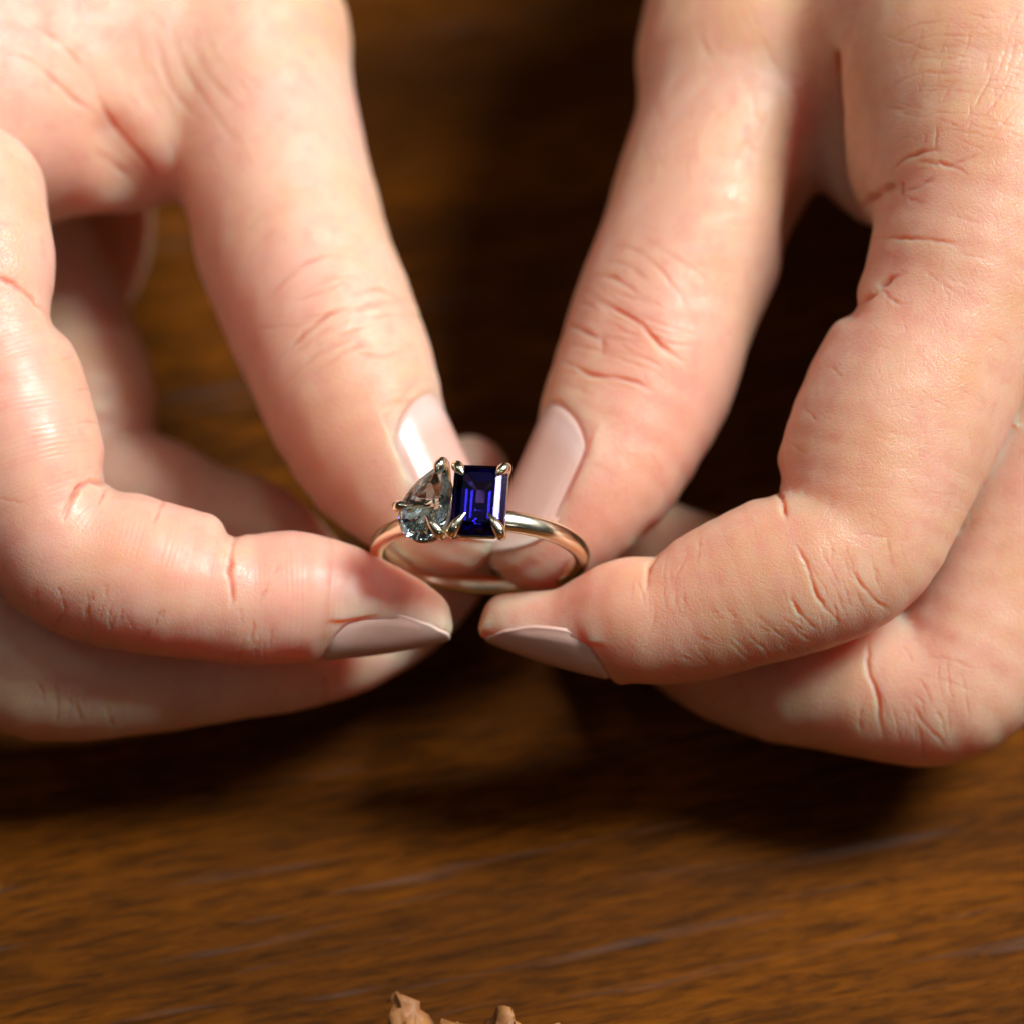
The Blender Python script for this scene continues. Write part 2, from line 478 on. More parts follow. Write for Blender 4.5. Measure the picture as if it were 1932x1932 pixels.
    for (x, y, z, r, amt) in flushes:
        dd = np.linalg.norm(v - P(x, y, z), axis=1)
        flush = np.maximum(flush, amt * np.exp(-(dd / r) ** 2))
    pd = np.zeros(N)
    for (x, y, z, r, amt) in pads:
        dd = np.linalg.norm(v - P(x, y, z), axis=1)
        pd = np.maximum(pd, amt * np.clip(1.6 - dd / r * 1.2, 0, 1))
    # nails: fit a curved plate on the fingertip, sink the bed, raise the folds
    made = []
    for (fin, s0, s1, nd, hw, ext, taper, white, lab) in nails:
        S = H.f[fin][0]
        al = np.concatenate([[0], np.cumsum(np.linalg.norm(np.diff(S[:, :3], axis=0), axis=1))])
        at = lambda s_: np.array([np.interp(s_, al, S[:, i]) for i in range(4)])
        c1 = at(s1)[:3]; ax0 = nrm(at(0.5)[:3] - c1); n0 = nrm(nd); n0 = nrm(n0 - ax0 * (n0 @ ax0))
        def up(base, n_, t0=-14.0):                       # height of the skin above a point, along n_
            ts = np.arange(t0, 14, 0.05); f = H.field(base + ts[:, None] * n_)
            k = np.nonzero(f < 0)[0]
            return ts[k[-1]] if len(k) else t0
        pf = at(1.5)[:3]; pf = pf + n0 * up(pf, n0); pb = c1 + n0 * up(c1, n0)
        ax = nrm(pf - pb); n_ = nrm(n0 - ax * (n0 @ ax)); bb = np.cross(ax, n_)
        ln = (np.linalg.norm(pf - pb) + 1.5 - s0) / 2; o = pb + ax * ln - n_ * 0.05
        hm = up(o, n_, -5); o = o + n_ * 0
        Rv = max(14.0, ln * ln / (2 * max(hm, 0.05))); o = o + n_ * min(max(hm, 0), 1.2)
        sides = [up(o + bb * x, n_, -8) for x in (-0.75 * hw, 0.75 * hw)]
        Ru = np.clip((0.75 * hw) ** 2 / (2 * max(0.3, -np.mean(sides))), 4.2, 9.0)
        def plate(u, w):
            return -(u ** 2) / (2 * Ru) - (w ** 2) / (2 * Rv)
        rel = v - o; u = rel @ bb; w = rel @ ax; t = rel @ n_; out_ = np.clip((nr @ n_ + 0.05) / 0.3, 0, 1)
        near = (t > plate(u, w) - 2.4) & (out_ > 0) & (np.abs(u) < hw + 4) & (w > -ln - 4) & (w < ln + 3)
        rc = hw * 0.85                                     # depth of the rounded cuticle
        wid = lambda w_: hw * (1 - taper * np.clip((w_ + ln - rc) / (2 * ln - rc), 0, 1) ** 2)
        def edge(u_, w_):                                  # signed distance to the nail outline, open at the free edge
            uu = np.abs(u_) / wid(w_)
            side = (uu - 1) * wid(w_)
            dd = np.sqrt((np.abs(u_) / hw) ** 2 + (np.clip(-ln + rc - w_, 0, None) / rc) ** 2)
            return np.where(w_ < -ln + rc, (dd - 1) * rc, side)
        e = edge(u, w)
        sm = lambda x: np.clip(x, 0, 1) ** 2 * (3 - 2 * np.clip(x, 0, 1))
        tgt = plate(u, w)
        k = sm((0.45 - e) / 0.9) * out_
        dn = (tgt - 0.22 - t).clip(-3, 1.0) * k            # bed, just under the plate
        fl = np.exp(-((e - 0.75) / 0.6) ** 2) * out_ * sm((ln * 0.6 - w) / 4.0)
        up_ = np.clip(plate(np.clip(u, -hw, hw), np.clip(w, -ln, ln)) + 0.16 - t, -0.15, 0.5) * fl     # soft fold around it
        mv = np.where(near, dn + up_ * (1 - k), 0)
        v += n_ * mv[:, None]
        NU, NV = 26, 40
        vv = []; vt = []
        for j in range(NV + 1):
            fj = j / NV
            for i in range(NU + 1):
                fu = math.sin((i / NU * 2 - 1) * math.pi / 2)
                bk = -ln + rc * (1 - math.sqrt(max(0, 1 - fu * fu))); fr = (ln + ext) - 0.75 * hw * (1 - math.sqrt(1 - (0.96 * fu) ** 2))
                y = bk + (fr - bk) * fj
                x = fu * float(wid(np.array(y)))
                ee = min(abs(fu) * 1.0 - 1.0, 0) * hw; ee = max(ee, -(y - bk))
                dip = 0.42 * float(sm(np.array((ee + 0.55) / 0.55))) * float(sm(np.array((ln * 0.8 - y) / 3.0)))
                vv.append(o + bb * x + ax * y + n_ * (plate(x, y) - dip)); vt.append(fj * white)
        nv = len(vv)
        for i in range(nv): vv.append(vv[i] - n_ * (0.32 if vt[i] > 0.05 else 0.32)); vt.append(vt[i])
        fs = []
        r = NU + 1
        for j in range(NV):
            for i in range(NU):
                a = j * r + i; fs.append((a, a + 1, a + 1 + r, a + r)); fs.append((nv + a, nv + a + r, nv + a + 1 + r, nv + a + 1))
        bd = [i for i in range(r)] + [j * r + NU for j in range(1, NV + 1)] + [NV * r + i for i in range(NU - 1, -1, -1)] + [j * r for j in range(NV - 1, 0, -1)]
        for a, b in zip(bd, bd[1:] + bd[:1]): fs.append((b, a, nv + a, nv + b))
        nm = mesh_np('nail', W(np.array(vv)), fs)
        bmn = bmesh.new(); bmn.from_mesh(nm); bmesh.ops.recalc_face_normals(bmn, faces=bmn.faces); bmn.to_mesh(nm); bmn.free()
        at_ = nm.attributes.new('nail_v', 'FLOAT', 'POINT'); at_.data.foreach_set('value', np.array(vt, np.float32))
        made.append((nm, lab, fin))
    fine = mesh_tris('hand', W(v), T)
    tone = np.clip((vnoise(v, 0.11, 3, 4) - 0.5) * 1.5 + 0.5, 0, 1); mott = np.clip((vnoise(v, 0.75, 5, 3) - 0.5) * 1.5 + 0.5, 0, 1)
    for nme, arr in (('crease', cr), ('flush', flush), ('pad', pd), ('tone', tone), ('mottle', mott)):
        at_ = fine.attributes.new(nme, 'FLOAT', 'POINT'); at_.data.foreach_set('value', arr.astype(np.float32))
    # finger-aligned coordinates: along the bone, and around it
    fuv = np.zeros((N, 3), np.float32)
    for i, k in enumerate(names):
        m = which == i
        if not m.any(): continue
        S = H.f[k][0]; al = np.concatenate([[0], np.cumsum(np.linalg.norm(np.diff(S[:, :3], axis=0), axis=1))])
        cx = np.stack([np.interp(arc[m], al, S[:, j]) for j in range(3)], 1)
        rel = v[m] - cx
        fuv[m, 0] = arc[m] + i * 91.0; fuv[m, 1] = rel[:, 0] * 0.7 + rel[:, 1] * 0.7; fuv[m, 2] = rel[:, 2]
    m = which == -1
    fuv[m] = v[m] @ np.array([[0.5, 0.86, 0], [-0.86, 0.5, 0], [0, 0, 1.0]])
    wob = np.stack([vnoise(v, 0.9, 11 + i, 2) for i in range(3)], 1) * 0.7
    at_ = fine.attributes.new('warped', 'FLOAT_VECTOR', 'POINT'); at_.data.foreach_set('vector', (v + wob).astype(np.float32).ravel())
    at_ = fine.attributes.new('fuv', 'FLOAT_VECTOR', 'POINT'); at_.data.foreach_set('vector', fuv.ravel())
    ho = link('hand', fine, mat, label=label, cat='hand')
    for nm, lab, fin in made:
        o = link({'thumb': 'thumb_nail', 'index': 'forefinger_nail'}[fin], nm, M_nail if fin == 'thumb' else M_nail2, ho)
        if lab: o['label'] = lab
    return ho

def nrm_rows(a): return a / np.linalg.norm(a, axis=1, keepdims=True)
def ext_round(fu): return fu * fu * 0.75

# --- hand on the photograph's left (the sitter's right hand)
L_f = {
 'thumb': ([(862, 1012, -7, 72), (830, 985, -7.5, 98), (760, 915, -9, 132), (690, 815, -11, 160), (622, 640, -14, 178), (565, 500, -17, 180),
            (525, 380, -20, 186), (485, 220, -24, 190), (455, 80, -28, 190)], 3.0),
 'index': ([(806, 1162, 0, 46), (735, 1152, 0.5, 79), (640, 1136, 1, 111), (540, 1128, 1.5, 126), (465, 1130, 2, 124), (390, 1112, 2.5, 134), (270, 1085, 3, 148),
            (150, 1050, 3, 150), (75, 970, 3, 150), (40, 860, 3, 156), (5, 740, 2, 158), (-45, 600, 1, 148), (-45, 500, 0, 150), (-60, 380, -3, 150)], 4.0),
 'middle': ([(885, 900, -27, 78), (865, 1010, -26, 88), (790, 1120, -23, 96), (690, 1190, -16, 102), (570, 1230, -11, 106), (440, 1240, -8, 118), (300, 1258, -7, 124),
             (150, 1262, -6.5, 134), (40, 1250, -7, 138), (-80, 1130, -8, 145), (-150, 900, -10, 150), (-200, 500, -16, 160)], 4.0),
 'ring': ([(560, 1070, -26, 90), (480, 1010, -27, 106), (400, 985, -28, 104), (290, 945, -29, 120), (180, 880, -31, 112), (170, 760, -34, 128), (120, 620, -40, 130), (20, 450, -42, 150), (-120, 300, -42, 160)], 4.0),
 'little': ([(160, 600, -50, 60), (185, 500, -51, 90), (185, 400, -54, 105), (150, 280, -58, 110), (0, 150, -58, 130)], 4.0),
}
L_palm = [
 ([(455, 80, -28, 190), (340, -120, -34, 220), (180, -420, -40, 260)], 8),
 ([(235, 285, -21, 105), (150, 255, -20, 125), (0, 215, -17, 140), (-100, 180, -16, 160)], 5),
 ([(330, 150, -26, 150), (150, 60, -24, 190), (-80, 60, -22, 220)], 8),
 ([(-120, 300, -22, 190), (-150, -50, -34, 280), (-60, -500, -48, 330), (0, -1100, -75, 330)], 8),
 ([(-120, 250, -45, 190), (-60, -100, -50, 260), (20, -500, -58, 300)], 8),
]
L_creases = [
 ('thumb', [(485, 600), (525, 545), (575, 500), (625, 480), (680, 490)], 5, 0.22), ('thumb', [(530, 680), (575, 630), (620, 595), (675, 575)], 5, 0.42),
 ('thumb', [(655, 560), (715, 545), (765, 575)], 5, 0.25), ('thumb', [(450, 525), (500, 450), (555, 420)], 6, 0.12), ('thumb', [(640, 662), (725, 672), (785, 648)], 6, 0.15),
 ('thumb', [(440, 480), (475, 430), (520, 395)], 6, 0.09), ('thumb', [(560, 560), (620, 525), (700, 520)], 6, 0.12), ('thumb', [(700, 772), (760, 757), (825, 768)], 8, 0.14),
 ('', [(319, 15), (336, 87), (361, 149), (423, 237), (480, 305)], 7, 0.28), ('', [(286, 20), (299, 87), (314, 139), (349, 199), (405, 245)], 7, 0.26),
 ('', [(356, 60), (386, 129), (423, 174), (480, 230)], 7, 0.24), ('', [(255, 40), (268, 100), (290, 160)], 7, 0.14), ('', [(305, 330), (350, 268), (385, 238)], 5, 0.14), ('', [(310, 240), (330, 290), (345, 330)], 6, 0.12),
 ('', [(165, 110), (184, 174), (207, 224), (239, 269), (279, 311), (320, 385)], 7, 0.42), ('', [(70, 118), (112, 162), (154, 197), (200, 230)], 6, 0.35),
 ('', [(55, 40), (107, 77), (149, 120), (180, 165)], 7, 0.28), ('', [(165, 272), (205, 303), (240, 330), (262, 360)], 8, 0.35), ('', [(0, 100), (50, 110), (90, 140)], 6, 0.15),
 ('index+palm', [(-40, 515), (0, 525), (38, 546), (70, 574), (108, 606)], 6, 0.45), ('index', [(206, 797), (192, 799), (165, 796), (140, 800)], 3, 0.2), ('index', [(180, 732), (167, 734), (140, 736)], 3, 0.18), ('index', [(150, 673), (136, 675), (105, 682)], 3, 0.16),
 ('index', [(225, 905), (206, 911), (167, 910), (139, 937), (115, 992)], 6, 0.75), ('index', [(205, 915), (195, 935), (185, 958)], 4, 0.35), ('index', [(315, 930), (310, 946), (300, 965), (287, 1005)], 4, 0.28),
 ('index', [(-10, 942), (35, 947), (60, 955)], 4, 0.15), ('index', [(448, 1000), (442, 1023), (435, 1073), (440, 1123), (436, 1160)], 5, 0.70), ('index', [(512, 1090), (498, 1120), (485, 1148)], 5, 0.18), ('index', [(530, 1060), (515, 1085)], 5, 0.12),
 ('index', [(68, 1095), (72, 1130), (77, 1165)], 4, 0.22), ('index', [(165, 1110), (167, 1150), (174, 1205)], 4, 0.25), ('index', [(217, 1155), (212, 1180), (205, 1200)], 4, 0.2), ('index', [(290, 1180), (275, 1200), (262, 1222)], 4, 0.2),
 ('index', [(120, 1120), (122, 1150), (128, 1190)], 4, 0.15), ('index', [(465, 1238), (466, 1255), (472, 1272)], 3, 0.2), ('index', [(500, 1200), (497, 1225), (503, 1250)], 4, 0.1),
 ('middle', [(105, 1270), (107, 1300), (113, 1340)], 5, 0.25), ('middle', [(143, 1310), (148, 1340), (158, 1375)], 5, 0.25), ('middle', [(200, 1325), (206, 1350), (218, 1380)], 5, 0.2), ('middle', [(608, 1255), (614, 1290), (622, 1340)], 5, 0.35), ('middle', [(630, 1268), (645, 1290), (655, 1315)], 5, 0.2),
]
def joint_lines(fin, cx, cy, ang, spread, length, n, seed, depth=0.16, bow=0.18):
    """short uneven wrinkles across a joint; ang = direction of the finger on the sheet"""
    rg = random.Random(seed); a = math.radians(ang); ax, ay = math.cos(a), math.sin(a); out = []
    for k in range(n):
        t = rg.gauss(0, 0.5) * spread; o = rg.gauss(0, 0.22) * length; ln = length * rg.uniform(0.25, 0.8) / 2; tw = rg.gauss(0, 0.22)
        pts = []
        for u in (-1, -0.33, 0.33, 1):
            s_ = o + u * ln; d = t + bow * length * ((s_ / length) ** 2) * 2 * (-1 if t > 0 else 1) * -1 + tw * u * ln * 0.6 + rg.gauss(0, 2)
            pts.append((cx + ax * d - ay * s_, cy + ay * d + ax * s_))
        out.append((fin, pts, rg.uniform(2.6, 4.2), depth * rg.uniform(0.5, 1.3)))
    return out
def skin_lines(fin, x0, y0, x1, y1, angs, n, length, seed, depth=0.10):
    rg = random.Random(seed); out = []
    for k in range(n):
        x, y = rg.uniform(x0, x1), rg.uniform(y0, y1); a = math.radians(rg.choice(angs) + rg.gauss(0, 9)); ln = length * rg.uniform(0.5, 1.4) / 2
        out.append((fin, [(x + math.cos(a) * ln * u + rg.gauss(0, 1.5), y + math.sin(a) * ln * u + rg.gauss(0, 1.5)) for u in (-1, -0.3, 0.3, 1)], rg.uniform(2.2, 3.2), depth * rg.uniform(0.5, 1.2)))
    return out
L_creases += joint_lines('thumb', 640, 590, 66, 80, 260, 18, 1, 0.15) + joint_lines('index', 180, 1150, 10, 110, 90, 14, 2, 0.18) + joint_lines('index', 480, 1200, 5, 60, 90, 8, 3, 0.14)
L_creases += skin_lines('', 250, 20, 480, 300, [60, 68, -40], 34, 90, 4, 0.16) + joint_lines('middle', 130, 1330, 0, 80, 90, 8, 5, 0.2)
L_nails = [('thumb', -3.0, 11.8, (0.88, 0.32, 0.40), 6.0, 0.9, 0.12, 0.92, None),
           ('index', -1.4, 9.5, (0.2, -0.91, 0.34), 4.2, 1.3, 0.48, 1.0, None)]
L_flush = [(300, 1000, 7, 10, 0.35), (100, 720, 8, 14, 0.3), (560, 1050, 4, 9, 0.5), (600, 900, -6, 11, 0.4), (420, 620, -8, 8, 0.4), (250, 340, -12, 9, 0.55), (80, 1000, 9, 8, 0.3), (830, 1000, -5, 8, 0.5), (760, 1120, 3, 9, 0.35), (420, 1050, 8, 7, 0.3)]
L_pads = [(620, 1080, 4, 9, 1), (330, 1000, 6, 8, 1), (80, 780, 8, 12, 1)]
L_dents = [([(440, 1002, -8, 10), (440, 1002, 9, 10)], 2.2), ([(222, 893, -8, 16), (222, 893, 10, 16)], 2.5), ([(120, 602, -8, 12), (120, 602, 9, 12)], 2.5), ([(314, 928, -6, 5), (314, 928, 9, 5)], 1.2),
           ([(212, 250, -13.5, 10), (245, 322, -14.5, 30), (272, 385, -17, 48), (290, 445, -20, 62)], 3.5)]
HL = Hand(L_f, L_palm, L_dents)

# --- hand on the photograph's right (the sitter's left hand)
R_f = {
 'thumb': ([(1012, 1040, -7, 80), (1040, 1005, -7.5, 105), (1100, 935, -8.5, 134), (1150, 860, -10, 152), (1215, 706, -13, 172), (1262, 570, -15, 172), (1312, 440, -17, 176),
            (1375, 270, -21, 186), (1420, 110, -25, 200)], 3.0),
 'index': ([(956, 1166, 0, 48), (1005, 1176, 0.3, 62), (1075, 1186, 0.8, 80), (1140, 1180, 1.5, 104), (1200, 1168, 2.5, 121), (1262, 1168, 3, 124), (1340, 1140, 3.5, 138), (1440, 1100, 4, 152), (1540, 1062, 4, 160),
            (1612, 1010, 3, 168), (1650, 900, 2, 186), (1705, 770, 1.0, 196), (1790, 610, 0, 184), (1835, 480, -1, 196), (1880, 330, -3, 215)], 4.0),
 'middle': ([(1230, 1150, -20, 85), (1290, 1210, -17, 100), (1380, 1245, -12, 120), (1480, 1265, -8.5, 136), (1600, 1285, -6.5, 138), (1700, 1300, -5.5, 142), (1790, 1290, -5, 148), (1870, 1180, -6, 165), (1960, 980, -8, 185),
             (2040, 700, -9, 190), (2080, 420, -11, 200)], 4.0),
 'ring': ([(1240, 1030, -26, 85), (1320, 1070, -24, 100), (1450, 1110, -22, 112), (1600, 1140, -21, 120), (1780, 1150, -20, 130), (1900, 1060, -22, 140), (2020, 800, -27, 160), (2120, 450, -27, 180)], 4.0),
 'little': ([(1640, 1010, -36, 80), (1720, 1000, -36, 95), (1820, 960, -36, 105), (1900, 880, -38, 115), (2040, 700, -45, 130), (2150, 420, -44, 150)], 4.0),
}
R_palm = [
 ([(1420, 110, -25, 200), (1500, -120, -32, 230), (1650, -420, -40, 280)], 8),
 ([(1640, 240, -22, 90), (1750, 230, -18, 120), (1850, 200, -14, 150)], 5),
 ([(1480, 60, -30, 150), (1680, 60, -22, 190), (1850, 100, -12, 220)], 8),
 ([(1630, 345, -17, 58), (1700, 280, -13, 100), (1780, 150, -11, 150), (1800, 0, -14, 180)], 6),
 ([(1880, 300, -5, 215), (1900, 50, -12, 260), (1930, -400, -35, 330), (1900, -1100, -75, 340)], 8),
 ([(2080, 380, -25, 200), (2080, 0, -35, 260), (2000, -450, -50, 300)], 8),
]
R_creases = [
 ('thumb', [(1105, 562), (1124, 568), (1156, 581), (1182, 594), (1208, 610), (1234, 639), (1260, 662), (1310, 700)], 5, 0.55), ('thumb', [(1055, 604), (1069, 610), (1098, 623), (1124, 636), (1150, 640)], 5, 0.40), ('thumb', [(1137, 625), (1136, 645), (1133, 675)], 8, 0.35),
 ('thumb', [(1040, 675), (1056, 681), (1085, 691), (1117, 707), (1156, 712), (1202, 722), (1245, 748)], 4.5, 0.50), ('thumb', [(1110, 527), (1150, 522), (1186, 542), (1212, 566)], 5, 0.32), ('thumb', [(1130, 465), (1191, 470), (1241, 505), (1276, 550), (1320, 615)], 5, 0.17),
 ('thumb', [(1180, 435), (1246, 470), (1316, 515), (1360, 555)], 6, 0.10), ('thumb', [(1090, 570), (1110, 575), (1130, 590)], 5, 0.2), ('thumb', [(1128, 495), (1165, 496), (1205, 515), (1235, 545)], 5, 0.16), ('thumb', [(1212, 700), (1216, 715), (1222, 735)], 4, 0.12), ('thumb', [(1255, 680), (1262, 695), (1275, 705)], 4, 0.1),
 ('thumb', [(1215, 850), (1235, 870), (1250, 905)], 5, 0.10), ('', [(1210, 250), (1260, 180), (1310, 110)], 7, 0.16), ('', [(1230, 290), (1290, 210), (1350, 140)], 7, 0.14), ('', [(1300, 30), (1330, 90), (1365, 150)], 7, 0.14), ('', [(1490, 120), (1500, 180), (1530, 240)], 6, 0.18), ('', [(1460, 150), (1475, 210), (1490, 290)], 6, 0.15), ('', [(1530, 130), (1545, 170), (1580, 205)], 6, 0.18), ('', [(1430, 60), (1455, 110), (1480, 150)], 6, 0.14), ('', [(1400, 110), (1420, 190), (1440, 260)], 6, 0.1), ('', [(1560, 60), (1580, 110), (1600, 150)], 6, 0.2),
 ('', [(1680, 330), (1691, 314), (1710, 298), (1742, 288), (1785, 282)], 5, 0.45), ('', [(1715, 303), (1759, 308), (1794, 314), (1840, 336)], 4.5, 0.35), ('', [(1785, 316), (1823, 301), (1855, 288)], 4.5, 0.25),
 ('', [(1610, 405), (1632, 385), (1658, 363), (1684, 350), (1704, 345)], 8, 1.0), ('', [(1700, 335), (1702, 350), (1701, 378)], 4, 0.4), ('', [(1698, 368), (1736, 350), (1780, 324)], 4.5, 0.28), ('', [(1700, 372), (1725, 378), (1745, 388)], 4, 0.15),
 ('', [(1625, 448), (1678, 448), (1726, 450), (1775, 455), (1835, 462)], 4.5, 0.35), ('', [(1780, 405), (1820, 412), (1870, 430)], 4, 0.14), ('', [(1800, 475), (1840, 485), (1870, 490)], 4, 0.14),
 ('', [(1605, 585), (1619, 576), (1645, 557), (1665, 538), (1691, 521), (1715, 516)], 6, 0.75), ('', [(1660, 543), (1684, 567), (1712, 577)], 4.5, 0.30), ('', [(1730, 500), (1775, 534), (1825, 568)], 4, 0.14),
 ('index', [(1455, 915), (1467, 924), (1476, 949), (1484, 990)], 5, 0.65), ('index', [(1490, 1005), (1500, 1026), (1523, 1070), (1539, 1120), (1567, 1158), (1595, 1182)], 4, 0.45), ('index', [(1585, 1040), (1616, 1092), (1649, 1131), (1690, 1163)], 4, 0.35), ('index', [(1485, 1105), (1506, 1153), (1550, 1195)], 4, 0.28),
 ('index', [(1510, 760), (1530, 785), (1545, 805)], 3.5, 0.16), ('index', [(1560, 690), (1580, 705), (1590, 720)], 3.5, 0.13), ('index', [(1480, 830), (1510, 850), (1530, 860)], 3.5, 0.14),
 ('index', [(1400, 1185), (1430, 1215), (1460, 1240)], 3.5, 0.14), ('index', [(1420, 1155), (1460, 1190), (1500, 1215)], 3.5, 0.16), ('index', [(1365, 1200), (1395, 1230), (1425, 1255)], 3.5, 0.12), ('index', [(1480, 1170), (1510, 1195), (1540, 1212)], 3.5, 0.14), ('index', [(1290, 1220), (1320, 1245), (1355, 1262)], 3.5, 0.10),
 ('index', [(1250, 1025), (1241, 1037), (1225, 1070), (1219, 1122)], 5, 0.60), ('index', [(1316, 995), (1318, 1030), (1314, 1075)], 4, 0.16), ('index', [(1270, 1050), (1265, 1090), (1272, 1130)], 4, 0.12), ('index', [(1195, 1080), (1192, 1120), (1196, 1150)], 4, 0.1), ('index', [(1560, 925), (1630, 918), (1700, 925)], 4, 0.08), ('index', [(1600, 1005), (1660, 1012), (1720, 1020)], 4, 0.10),
 ('middle', [(1622, 1185), (1636, 1215), (1638, 1269), (1655, 1313), (1660, 1363), (1672, 1410)], 5, 0.55), ('middle', [(1700, 1305), (1738, 1357), (1795, 1425)], 4.5, 0.25), ('middle', [(1627, 1325), (1622, 1355), (1626, 1390)], 4.5, 0.2), ('middle', [(1720, 1240), (1790, 1245), (1860, 1270)], 4, 0.13), ('middle', [(1730, 1270), (1800, 1290), (1850, 1310)], 4, 0.1), ('middle', [(1690, 1210), (1710, 1230), (1725, 1260)], 4, 0.14),
]
Z5 = lambda pts: [(1451 + x * 0.3238, y * 0.3238) for x, y in pts]
for k_, pts in enumerate([[(650, 290), (800, 170), (950, 130), (1150, 118)], [(700, 330), (850, 240), (1000, 210), (1200, 215), (1420, 250)], [(720, 450), (850, 350), (1000, 340), (1200, 345), (1420, 400)],
            [(640, 600), (760, 480), (900, 430), (1100, 430), (1320, 440)], [(760, 570), (900, 530), (1100, 530), (1320, 560)], [(830, 700), (980, 660), (1200, 670), (1430, 700)], [(900, 800), (1050, 760), (1250, 790), (1480, 850)],
            [(880, 290), (1050, 270), (1250, 280), (1400, 310)], [(870, 490), (1050, 480), (1250, 500), (1450, 540)], [(950, 180), (1100, 165), (1300, 170)], [(900, 600), (1100, 590), (1300, 620)]]):
    R_creases.append(('', Z5(pts), 3.2, 0.13 if k_ < 7 else 0.08))
for pts in [[(1340, 60), (1300, 400), (1180, 640), (1040, 850)], [(1200, 40), (1140, 300), (1040, 520)], [(1480, 330), (1300, 620), (1130, 780)], [(1430, 80), (1330, 420), (1250, 560)], [(1050, 60), (1010, 260), (930, 420)], [(1480, 560), (1330, 770), (1250, 900)], [(900, 120), (870, 260), (800, 400)], [(1480, 160), (1420, 330), (1330, 540)]]:
    R_creases.append(('', Z5(pts), 3.2, 0.11))
R_creases += joint_lines('thumb', 1175, 640, 112, 95, 260, 22, 11, 0.14, 0.12) + joint_lines('index', 1580, 1110, 160, 110, 150, 22, 12, 0.16, 0.05) + joint_lines('index', 1250, 1120, 175, 50, 130, 10, 13, 0.14)
R_creases += skin_lines('', 1700, 20, 1930, 280, [8, 12, 105, 115], 60, 80, 14, 0.13) + skin_lines('', 1640, 480, 1930, 1000, [25, 30, 120, 75], 80, 60, 15, 0.09) + skin_lines('', 1210, 20, 1560, 330, [75, 85, -55], 46, 80, 16, 0.16)
R_creases += joint_lines('middle', 1740, 1330, 165, 90, 150, 14, 17, 0.16, 0.05) + skin_lines('index', 1280, 1150, 1560, 1290, [35, 45], 22, 50, 18, 0.12)
R_nails = [('thumb', -2.6, 12.2, (-0.86, 0.32, 0.42), 5.8, 0.9, 0.12, 0.90, None),
           ('index', -1.2, 10.5, (-0.25, -0.92, 0.26), 4.2, 0.8, 0.50, 0.80, None)]
R_flush = [(1660, 545, 7, 5, 0.5), (1480, 900, 5, 9, 0.35), (1300, 850, -6, 10, 0.5), (1700, 350, 6, 6, 0.45), (1150, 640, -4, 7, 0.35), (1250, 1100, 8, 7, 0.35), (1640, 1220, 2, 6, 0.35), (1640, 460, 6, 6, 0.3), (1060, 1010, -3, 9, 0.6), (1080, 1120, 5, 7, 0.55), (1620, 560, 6, 5, 0.4)]
R_pads = [(1130, 1100, 5, 6, 0.8)]
R_dents = [([(1452, 908, -8, 14), (1452, 908, 10, 14)], 2.2), ([(1228, 1022, -8, 10), (1228, 1022, 9, 10)], 2.0), ([(1600, 577, -8, 12), (1600, 577, 10, 12)], 2.2),
           ([(1560, 425, -6, 18), (1640, 372, 2, 12), (1692, 348, 6, 6)], 2.5), ([(1645, 40, -10, 18), (1612, 170, -10.5, 26), (1565, 300, -13, 36), (1535, 420, -16, 44)], 5.0)]
HR = Hand(R_f, R_palm, R_dents)

def hand_bounds(H):
    A = np.vstack([S for S, _ in H.f.values()] + [S for S, _ in H.p])
    return (A[:, :3] - A[:, 3:]).min(0) - 2.5, (A[:, :3] + A[:, 3:]).max(0) + 2.5
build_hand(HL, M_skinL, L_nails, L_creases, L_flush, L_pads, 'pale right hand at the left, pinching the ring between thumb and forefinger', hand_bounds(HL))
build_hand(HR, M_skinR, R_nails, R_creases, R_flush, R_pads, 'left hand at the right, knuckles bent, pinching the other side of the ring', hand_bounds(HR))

# ------------------------------------------------------------------ ring
TILT = math.radians(19.4); ROLL = math.radians(-2.6); PHI = math.radians(-10.5)
RC = P(906, 1042, 0); RR = 9.55
def roll(v):
    c, s_ = math.cos(ROLL), math.sin(ROLL); return np.array([v[0] * c - v[1] * s_, v[0] * s_ + v[1] * c, v[2]])
E0 = roll(np.array([1., 0, 0])); D0 = roll(np.array([0, math.sin(TILT), math.cos(TILT)])); A0 = np.cross(D0, E0)
G0 = D0 * math.cos(PHI) + E0 * math.sin(PHI); T0 = E0 * math.cos(PHI) - D0 * math.sin(PHI)   # out through the stones, along the band

ring = bpy.data.objects.new('ring', None); COL.objects.link(ring); ring.empty_display_size = 0.01
ring.location = W(RC); ring['label'] = 'pale gold ring with a pear-shaped and a rectangular blue stone'; ring['category'] = 'ring'
bpy.context.view_layer.update()
def ringpart(name, V, F, mat, smooth=True, label=None):
    me = mesh_np(name, W(np.asarray(V)) - W(RC), F, smooth)
    bm = bmesh.new(); bm.from_mesh(me); bmesh.ops.recalc_face_normals(bm, faces=bm.faces); bm.to_mesh(me); bm.free()
    return link(name, me, mat, ring, label=label)

